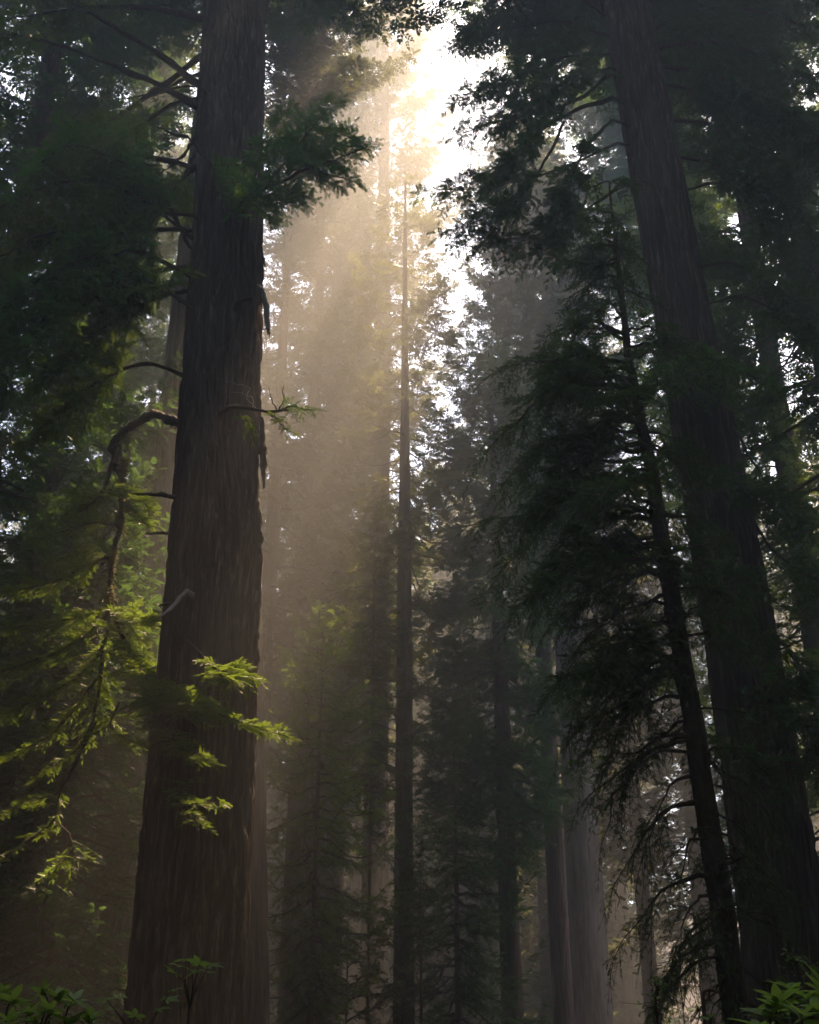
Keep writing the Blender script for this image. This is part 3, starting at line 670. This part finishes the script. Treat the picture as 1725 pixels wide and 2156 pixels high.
tree('redwood_tree', 698, 60, 45, 50, 15, 4.0, 1030, 'faint trunk almost lost in the glowing haze', n=110)
tree('redwood_tree', 850, 40, 46, 38, 15, 2.7, 1040, 'slim straight trunk at the centre with arching bare limbs', n=100, low=-.35, s0=.5, rl=.045, dens=.9)
tree('redwood_tree', 1079, 42, 48, 31, 10, 3.4, 1050, 'hazy blue green tree between the slim straight trunk and the young conifer', n=110, low=-.35, leaf=LEAF_DARK)
tree('redwood_tree', 1247, 54, 86, 56, 22, 4.2, 1060, 'grey fluted trunk low behind the young conifer, brown lit crown reaching into the sky gap', n=150, bark=BARK_GREY, low=-.25)
tree('redwood_tree', 1185, 47, 44, 49, 25, 3.3, 1065, 'brown tree added between the blue green tree and the grey fluted trunk to shade the low haze', n=100)  # tree added to keep the sun off the low haze
tree('redwood_tree', 1372, 58, 36, 33, 12, 3.6, 1070, 'thin far trunk seen between the grey fluted trunk and the young conifer')
tree('conifer_tree', 775, 37, 9, 20.5, 9, 1.5, 1080, 'small conifer with sunlit yellow green sprays beside the slim straight trunk', n=60, templ=T_MID, sl=.21, sp=.05, low=-.2, tlen=.6, s0=.08)
tree('conifer_tree', 655, 33, 14, 15, 3.5, 1.8, 1084, 'soft hazy understory conifer before the pale trunk bases beside the massive dark redwood', n=60, leaf=LEAF, templ=T_MID, sl=.22, sp=.05, low=-.35, tlen=.7, s0=.1)
tree('conifer_tree', 965, 39, 16, 14, 2.5, 2.2, 1086, 'dim green understory conifer between the slim straight trunk and the hazy blue green tree', n=60, leaf=LEAF_DARK, templ=T_MID, sl=.26, sp=.06, low=-.35, tlen=.8, s0=.1)
tree('conifer_sapling', 730, 35, 8, 7.0, 1.4, 2.0, 1090, 'low sapling with faintly lit sprays near the foot of the hazy trunks', n=20, templ=T_MID, sl=.20, sp=.05, low=.1, per_m=12, s0=.05, tlen=.6, droop=.5)
tree('conifer_sapling', 887, 33, 8, 8.6, 5.5, .7, 1100, 'very thin dark sapling stem right of the slim straight trunk', n=26, leaf=LEAF_DARK, templ=T_MID, sl=.14, sp=.045, per_m=14, s0=.05, tlen=.35)
tree('redwood_tree', 1840, 33, 70, 55, 7, 5.0, 1110, 'yellow green lit tree beyond the leaning black redwood at the edge', n=150, leaf=LEAF)
tree('redwood_tree', 1990, 25, 80, 52, 12, 5.0, 1120, 'dark tree whose boughs enter past the leaning black redwood', n=120, leaf=LEAF_DARK)
tree('redwood_tree', 1500, 56, 50, 30, 8, 3.4, 1130, 'hazy tree filling the gap between young conifer and leaning black redwood')
tree('redwood_tree', 1640, 29, 76, 64, 33, 4.6, 1133, 'tall redwood added unseen behind the leaning black redwood, its high limbs shading the near haze', n=60, bark=BARK, leaf=LEAF_DARK, upper=(37, 60, 10, 130, (2.72, 4.3)))  # unseen tree added to block the sun from the haze near the camera
tree('redwood_tree', 1615, 46, 60, 61, 26, 5.2, 1135, 'tall dark crown added directly behind the leaning black redwood to shade the haze', n=110, leaf=LEAF_DARK, upper=(36, 59, 8.6, 62, (2.7, 4.2)))  # mostly hidden tree, added to shade the haze at right and low down
tree('redwood_tree', 1660, 62, 50, 46, 8, 4.8, 1140, 'far hazy tree behind the leaning black redwood')
tree('redwood_tree', -70, 34, 72, 55, 6, 5.0, 1150, 'dark bluish green tree in the murk behind the sunlit hanging sprays', leaf=LEAF_DARK, n=150)
tree('redwood_tree', 90, 44, 60, 52, 4, 4.6, 1160, 'foggy green tree beside the pale grey trunk', leaf=LEAF_DARK, n=140)
tree('redwood_tree', 5, 53, 50, 50, 6, 4.8, 1167, 'dim tree closing the far left edge behind the foggy green tree', leaf=LEAF_DARK, n=130)
tree('conifer_tree', 95, 25, 18, 15, 1.5, 2.6, 1161, 'dark bushy understory conifer low behind the sunlit hanging sprays', leaf=LEAF_DARK, n=90, templ=T_MID, sl=.28, sp=.08, low=-.3)
tree('conifer_tree', -40, 27, 20, 12.5, 1, 2.8, 1164, 'taller dark understory conifer at the edge behind the sunlit hanging sprays', leaf=LEAF_DARK, n=90, templ=T_MID, sl=.28, sp=.08, low=-.3)
tree('redwood_tree', -260, 26, 80, 56, 10, 5.0, 1170, 'shadowed tree whose boughs enter past the dark left foliage', leaf=LEAF_DARK, n=130)
tree('redwood_tree', 180, 62, 50, 50, 3, 4.6, 1180, 'far foggy tree low behind the pale grey trunk', n=110)
for q, (x, D, w, H, z0, R) in enumerate([(940, 72, 40, 42, 3, 4.4), (620, 76, 45, 48, 3, 4.6), (1020, 78, 40, 46, 3, 4.4), (1160, 70, 40, 50, 4, 4.6), (860, 88, 40, 44, 2, 4.6), (480, 72, 45, 50, 4, 4.6), (1320, 82, 40, 36, 3, 4.4), (740, 84, 40, 46, 2, 4.6)]):
    tree('redwood_tree', x, D, w, H, z0, R, 1200+q*7, 'far redwood fading into the pale haze of the background', n=100, sl=.5, group='far redwoods fading into the haze')
# the far wood and the closed canopy around: nobody could count it
def forest():
    kinds = []
    rng = rs(55)
    for q in range(3):
        C = crown_geo((0, 0, 0), (0, 0, 50), 4, 50, 5.2, 2000+q, n=120, templ=T_MASS, sl=.85, per_m=3.5, tlen=1.6, sp=.24, wood=False)
        t = trunk_geo((0, 0, 0), (0, 0, 50), [(-1, .6), (3, .5), (50, .05)], 2050+q, na=12, dz=2, furrows=6, amp=.03, fine=False)
        kinds.append((np.concatenate(C.V), np.concatenate(C.F), np.concatenate(t.V), np.concatenate(t.F)))
    spots = [(-11, 1), (12, 0), (0, -15), (-9, -11), (9, -11), (12.5, 9), (-12.5, 9), (14.5, 17), (-15.5, 17), (-13, -3), (14, -4), (1, -16)]
    while len(spots) < 210:
        x, y = rng.uniform(-120, 120), rng.uniform(-90, 125)
        r = math.hypot(x, y); ang = abs(math.degrees(math.atan2(x, y)))
        if r < 15 or r > 125: continue
        if ang < 26 and y < (92 if len(spots) > 80 else 999): continue
        if len(spots) > 150 and ang > 26: continue
        if ang < 60 and r < 30: continue
        if y > 92 and 10 < math.degrees(math.atan2(x, y)) < 17.5: continue
        if any(math.hypot(x-a, y-b) < (6 if len(spots) < 150 else 3.5) for a, b in spots): continue
        spots.append((x, y))
    G = Geo()
    for i, (x, y) in enumerate(spots):
        V, F, tV, tF = kinds[i % 3]; a = rng.uniform(0, 6.28); s = rng.uniform(.75, 1.15)
        R = np.array(((math.cos(a), -math.sin(a), 0), (math.sin(a), math.cos(a), 0), (0, 0, 1)), np.float32)
        for v, f, m in ((tV, tF, 0), (V, F, 1)):
            G.add((v@R.T)*np.array((1.1, 1.1, s), np.float32)+np.array((x, y, -.3+26*min(1, max(0, (math.hypot(x, y)-95)/75))**1.3), np.float32), f, m)
    o = obj('surrounding_forest', G.mesh('surrounding_forest', [BARK_FAR, LEAF_DARK])); o['kind'] = 'stuff'
    o['label'] = 'far dark forest closing the view behind the hazy trunks'
forest()

# ------------------------------------------------------------------ undergrowth at the lower edge
def broad_leaf(G, p, d, u, L, wr, rng, fold=.25, curl=.25, n=7):
    """a pointed oval leaf: a strip folded along its midrib"""
    d = nrm(d); y = nrm(np.cross(u, d)); z = np.cross(d, y)
    t = np.linspace(0, 1, n); w = wr*L*np.sin(np.pi*np.clip(t, 0, 1)**.8)**.8*.5+.002
    mid = p+np.outer(t*L, d)-np.outer(curl*L*t*t, z)
    Lf = mid+np.outer(w, y)+np.outer(w*fold, z); Rt = mid-np.outer(w, y)+np.outer(w*fold, z)
    V = np.concatenate((Lf, mid, Rt)); F = []
    for i in range(n-1):
        F += [(i, n+i, n+i+1, i+1), (n+i, 2*n+i, 2*n+i+1, n+i+1)]
    G.add(V, F)
def whorl(W, G, root, tip, rng, L=.12, k=9, wr=.30, r=.006):
    d = nrm(np.asarray(tip)-root); path = smooth_path([root, (np.asarray(root)+tip)/2+rng.normal(0, .02, 3), tip], 8)
    tube(W, path, np.linspace(r, r*.5, 8), 5)
    A = nrm(np.cross(d, (0.3, .8, .2))); B = np.cross(d, A)
    for j in range(k):
        a = j*2.4+rng.normal(0, .2); o = A*math.cos(a)+B*math.sin(a)
        el = rng.uniform(.15, .8)
        broad_leaf(G, np.asarray(tip)-d*.012*j*.3, o*math.cos(el)+d*math.sin(el), d, L*rng.uniform(.65, 1.1), wr, rng, curl=rng.uniform(.05, .4))
def rhododendron(spots, D, seed, label, L=.12, k=10, foot=None):
    rng = rs(seed); tips = [pt(x, y, D+dd) for x, y, dd in spots]
    c = np.mean(tips, 0); o0 = np.array((c[0], c[1], 0)) if foot is None else np.array((*foot, 0))
    o = empty('rhododendron_shrub', o0, label, 'shrub')
    W, G = Geo(), Geo()
    hub = [o0+np.array((rng.normal(0, .12), rng.normal(0, .12), c[2]*f)) for f in (.5, .62, .72)]
    for h in hub:
        tube(W, smooth_path([o0+rng.normal(0, .05, 3)*np.array((1, 1, 0)), (o0+h)/2+rng.normal(0, .06, 3), h], 10), np.linspace(.022, .012, 10), 6)
    for t in tips:
        h = hub[rng.randint(3)]; m = (h+t)/2+rng.normal(0, .06, 3)-np.array((0, 0, .06)); q = t-np.array((rng.normal(0, .03), rng.normal(0, .03), .10))
        tube(W, smooth_path([h, m, q], 9), np.linspace(.011, .006, 9), 5)
        whorl(W, G, q, t, rng, L, k)
    obj('stems', W.mesh('stems', LIMB, True, o0), o); obj('foliage', G.mesh('foliage', LEAF_BROAD, True, o0), o)
rr = rs(12)
sp_l = [(25, 2105, 0), (5, 2085, .4), (60, 2130, .3), (90, 2085, 0), (120, 2100, -.1), (105, 2125, -.2), (155, 2105, 0), (75, 2150, 0), (145, 2150, 0), (185, 2145, .1), (20, 2150, -.2), (210, 2170, .2), (120, 2180, 0), (40, 2185, 0), (170, 2190, 0)]
rhododendron(sp_l, 7.0, 21, 'bright green rhododendron tips at the foot of the sunlit hanging sprays', L=.13, k=10)
sp_r = [(1640, 2110, 0), (1700, 2100, .1), (1665, 2085, .3), (1620, 2135, 0), (1690, 2135, -.2), (1720, 2120, -.1), (1740, 2085, .2), (1650, 2160, 0), (1600, 2165, .2), (1730, 2160, 0)]
rhododendron(sp_r, 5.2, 22, 'pale bright rhododendron at the foot of the leaning black redwood', L=.125, k=10)
def palmate(G, p, d, u, L, rng):
    """a five lobed leaf as one fan of quads"""
    d = nrm(d); y = nrm(np.cross(u, d)); z = np.cross(d, y)
    lobes = [(-2.0, .55), (-1.05, .85), (0, 1.0), (1.05, .85), (2.0, .55)]
    V = [np.zeros(3)]; F = []
    for a, l in lobes:
        i = len(V)
        for da, ll in ((-.42, .48), (-.2, .72), (0, 1.0), (.2, .72), (.42, .48)):
            V.append(np.array((math.cos(a+da)*l*ll, math.sin(a+da)*l*ll, -.18*(l*ll)**2+rng.normal(0, .02))))
        F += [(0, i, i+1, i+2), (0, i+2, i+3, i+4)]
    V = np.array(V)*L
    G.add(p+V[:, :1]*d+V[:, 1:2]*y+V[:, 2:]*z, F)
def maple_shrub(leaves, D, seed, label, name='vine_maple', L=.16):
    rng = rs(seed); tips = [pt(x, y, D+dd) for x, y, dd in leaves]; c = np.mean(tips, 0)
    o0 = np.array((c[0], c[1], 0)); o = empty(name, o0, label, 'shrub'); W, G = Geo(), Geo()
    top = c-np.array((0, 0, .25))
    tube(W, smooth_path([o0, (o0+top)/2+rng.normal(0, .05, 3), top], 12), np.linspace(.014, .007, 12), 6)
    for t in tips:
        tube(W, smooth_path([top, (top+t)/2+rng.normal(0, .02, 3), t], 8), np.linspace(.006, .003, 8), 4)
        d = nrm(t-top)*np.array((1, 1, .2))+rng.normal(0, .2, 3); palmate(G, t, d, nrm(np.array((0, -.35, 1))+rng.normal(0, .2, 3)), L*rng.uniform(.7, 1.1), rng)
    obj('stems', W.mesh('stems', LIMB, True, o0), o); obj('foliage', G.mesh('foliage', LEAF_BROAD, True, o0), o)
maple_shrub([(392, 2020, 0), (420, 2030, 0), (440, 2032, .1), (372, 2050, 0), (405, 2050, -.1), (385, 2035, .2), (425, 2045, .2)], 8.5, 31, 'broad lobed leaves against the foot of the massive dark redwood', L=.15)
maple_shrub([(225, 2105, 0), (260, 2100, 0), (350, 2105, .2), (330, 2125, 0), (240, 2125, .1), (285, 2140, 0), (360, 2085, 0)], 8.8, 32, 'dim lobed leaves between rhododendron tips and the massive dark redwood', L=.12)
def leafy_sprout(pts, D, seed, label, dens=60, L=.035):
    rng = rs(seed); P = smooth_path([pt(x, y, D) for x, y in pts], 14)
    o0 = np.array((P[0, 0], P[0, 1], 0)); o = empty('huckleberry_sprout', o0, label, 'shrub'); W, G = Geo(), Geo()
    tube(W, smooth_path([o0, (o0+P[0])/2+rng.normal(0, .05, 3), P[0]], 10), np.linspace(.012, .007, 10), 5); tube(W, P, np.linspace(.007, .002, 14), 5)
    for i in range(dens):
        f = rng.uniform(.15, 1); p = np.array([np.interp(f, np.linspace(0, 1, 14), P[:, k]) for k in range(3)])
        q = p+rng.normal(0, .075*(1.2-f), 3); tube(W, np.array([p, (p+q)/2+rng.normal(0, .01, 3), q]), .0018, 3)
        broad_leaf(G, q, rng.normal(0, 1, 3)*np.array((1, 1, .4)), nrm(np.array((0, -.2, 1))+rng.normal(0, .3, 3)), L*rng.uniform(.6, 1.2), .55, rng, n=5)
    obj('stems', W.mesh('stems', LIMB, True, o0), o); obj('foliage', G.mesh('foliage', LEAF_BROAD, True, o0), o)
leafy_sprout([(1385, 2150), (1380, 2115), (1388, 2060)], 8.0, 41, 'little pale sprout left of the young conifer stem')
leafy_sprout([(1490, 2190), (1495, 2165), (1500, 2140)], 6.5, 43, 'tiny sprout tip below the bent dead twig', dens=30)
leafy_sprout([(1740, 2100), (1715, 2050), (1680, 2020), (1650, 2022)], 7.5, 42, 'dark small leaved sprout above the pale bright rhododendron', dens=70)
W = Geo(); P = smooth_path([pt(1487, 2200, 9), pt(1484, 2140, 9), pt(1480, 2092, 9), pt(1484, 2086, 9), pt(1505, 2085, 9), pt(1515, 2090, 9)], 40)
P = np.r_[np.array([[P[0, 0], P[0, 1], -.05]]), P]; tube(W, P, np.linspace(.016, .010, len(P)), 6)
tube(W, smooth_path([pt(1494, 2086, 9), pt(1493, 2100, 9), pt(1496, 2110, 9)], 6), np.linspace(.009, .004, 6), 5)
oT = np.array((P[0, 0], P[0, 1], 0))
tag(obj('bent_twig', W.mesh('bent_twig', LIMB, True, oT)), 'bare bent dead twig arching over beside the young conifer stem', 'twig').location = oT

# ------------------------------------------------------------------ haze
def build_haze():
    V = np.array([(x, y, z) for x in (-240, 240) for y in (-240, 240) for z in (-2.2, 66)], float)
    F = [(0, 1, 3, 2), (4, 6, 7, 5), (0, 4, 5, 1), (2, 3, 7, 6), (0, 2, 6, 4), (1, 5, 7, 3)]
    G = Geo(); G.add(V, F)
    m, nt, out = nodes('haze')
    v = N(nt, 'ShaderNodeVolumePrincipled'); v.inputs['Density'].default_value = HAZE_DENSITY
    v.inputs['Color'].default_value = (0.88, 0.93, 0.95, 1); v.inputs['Anisotropy'].default_value = HAZE_ANISO
    nt.links.new(v.outputs[0], out.inputs['Volume'])
    o = obj('haze', G.mesh('haze', m)); o['kind'] = 'stuff'; o['label'] = 'thin sunlit morning haze among the trees'
build_haze()
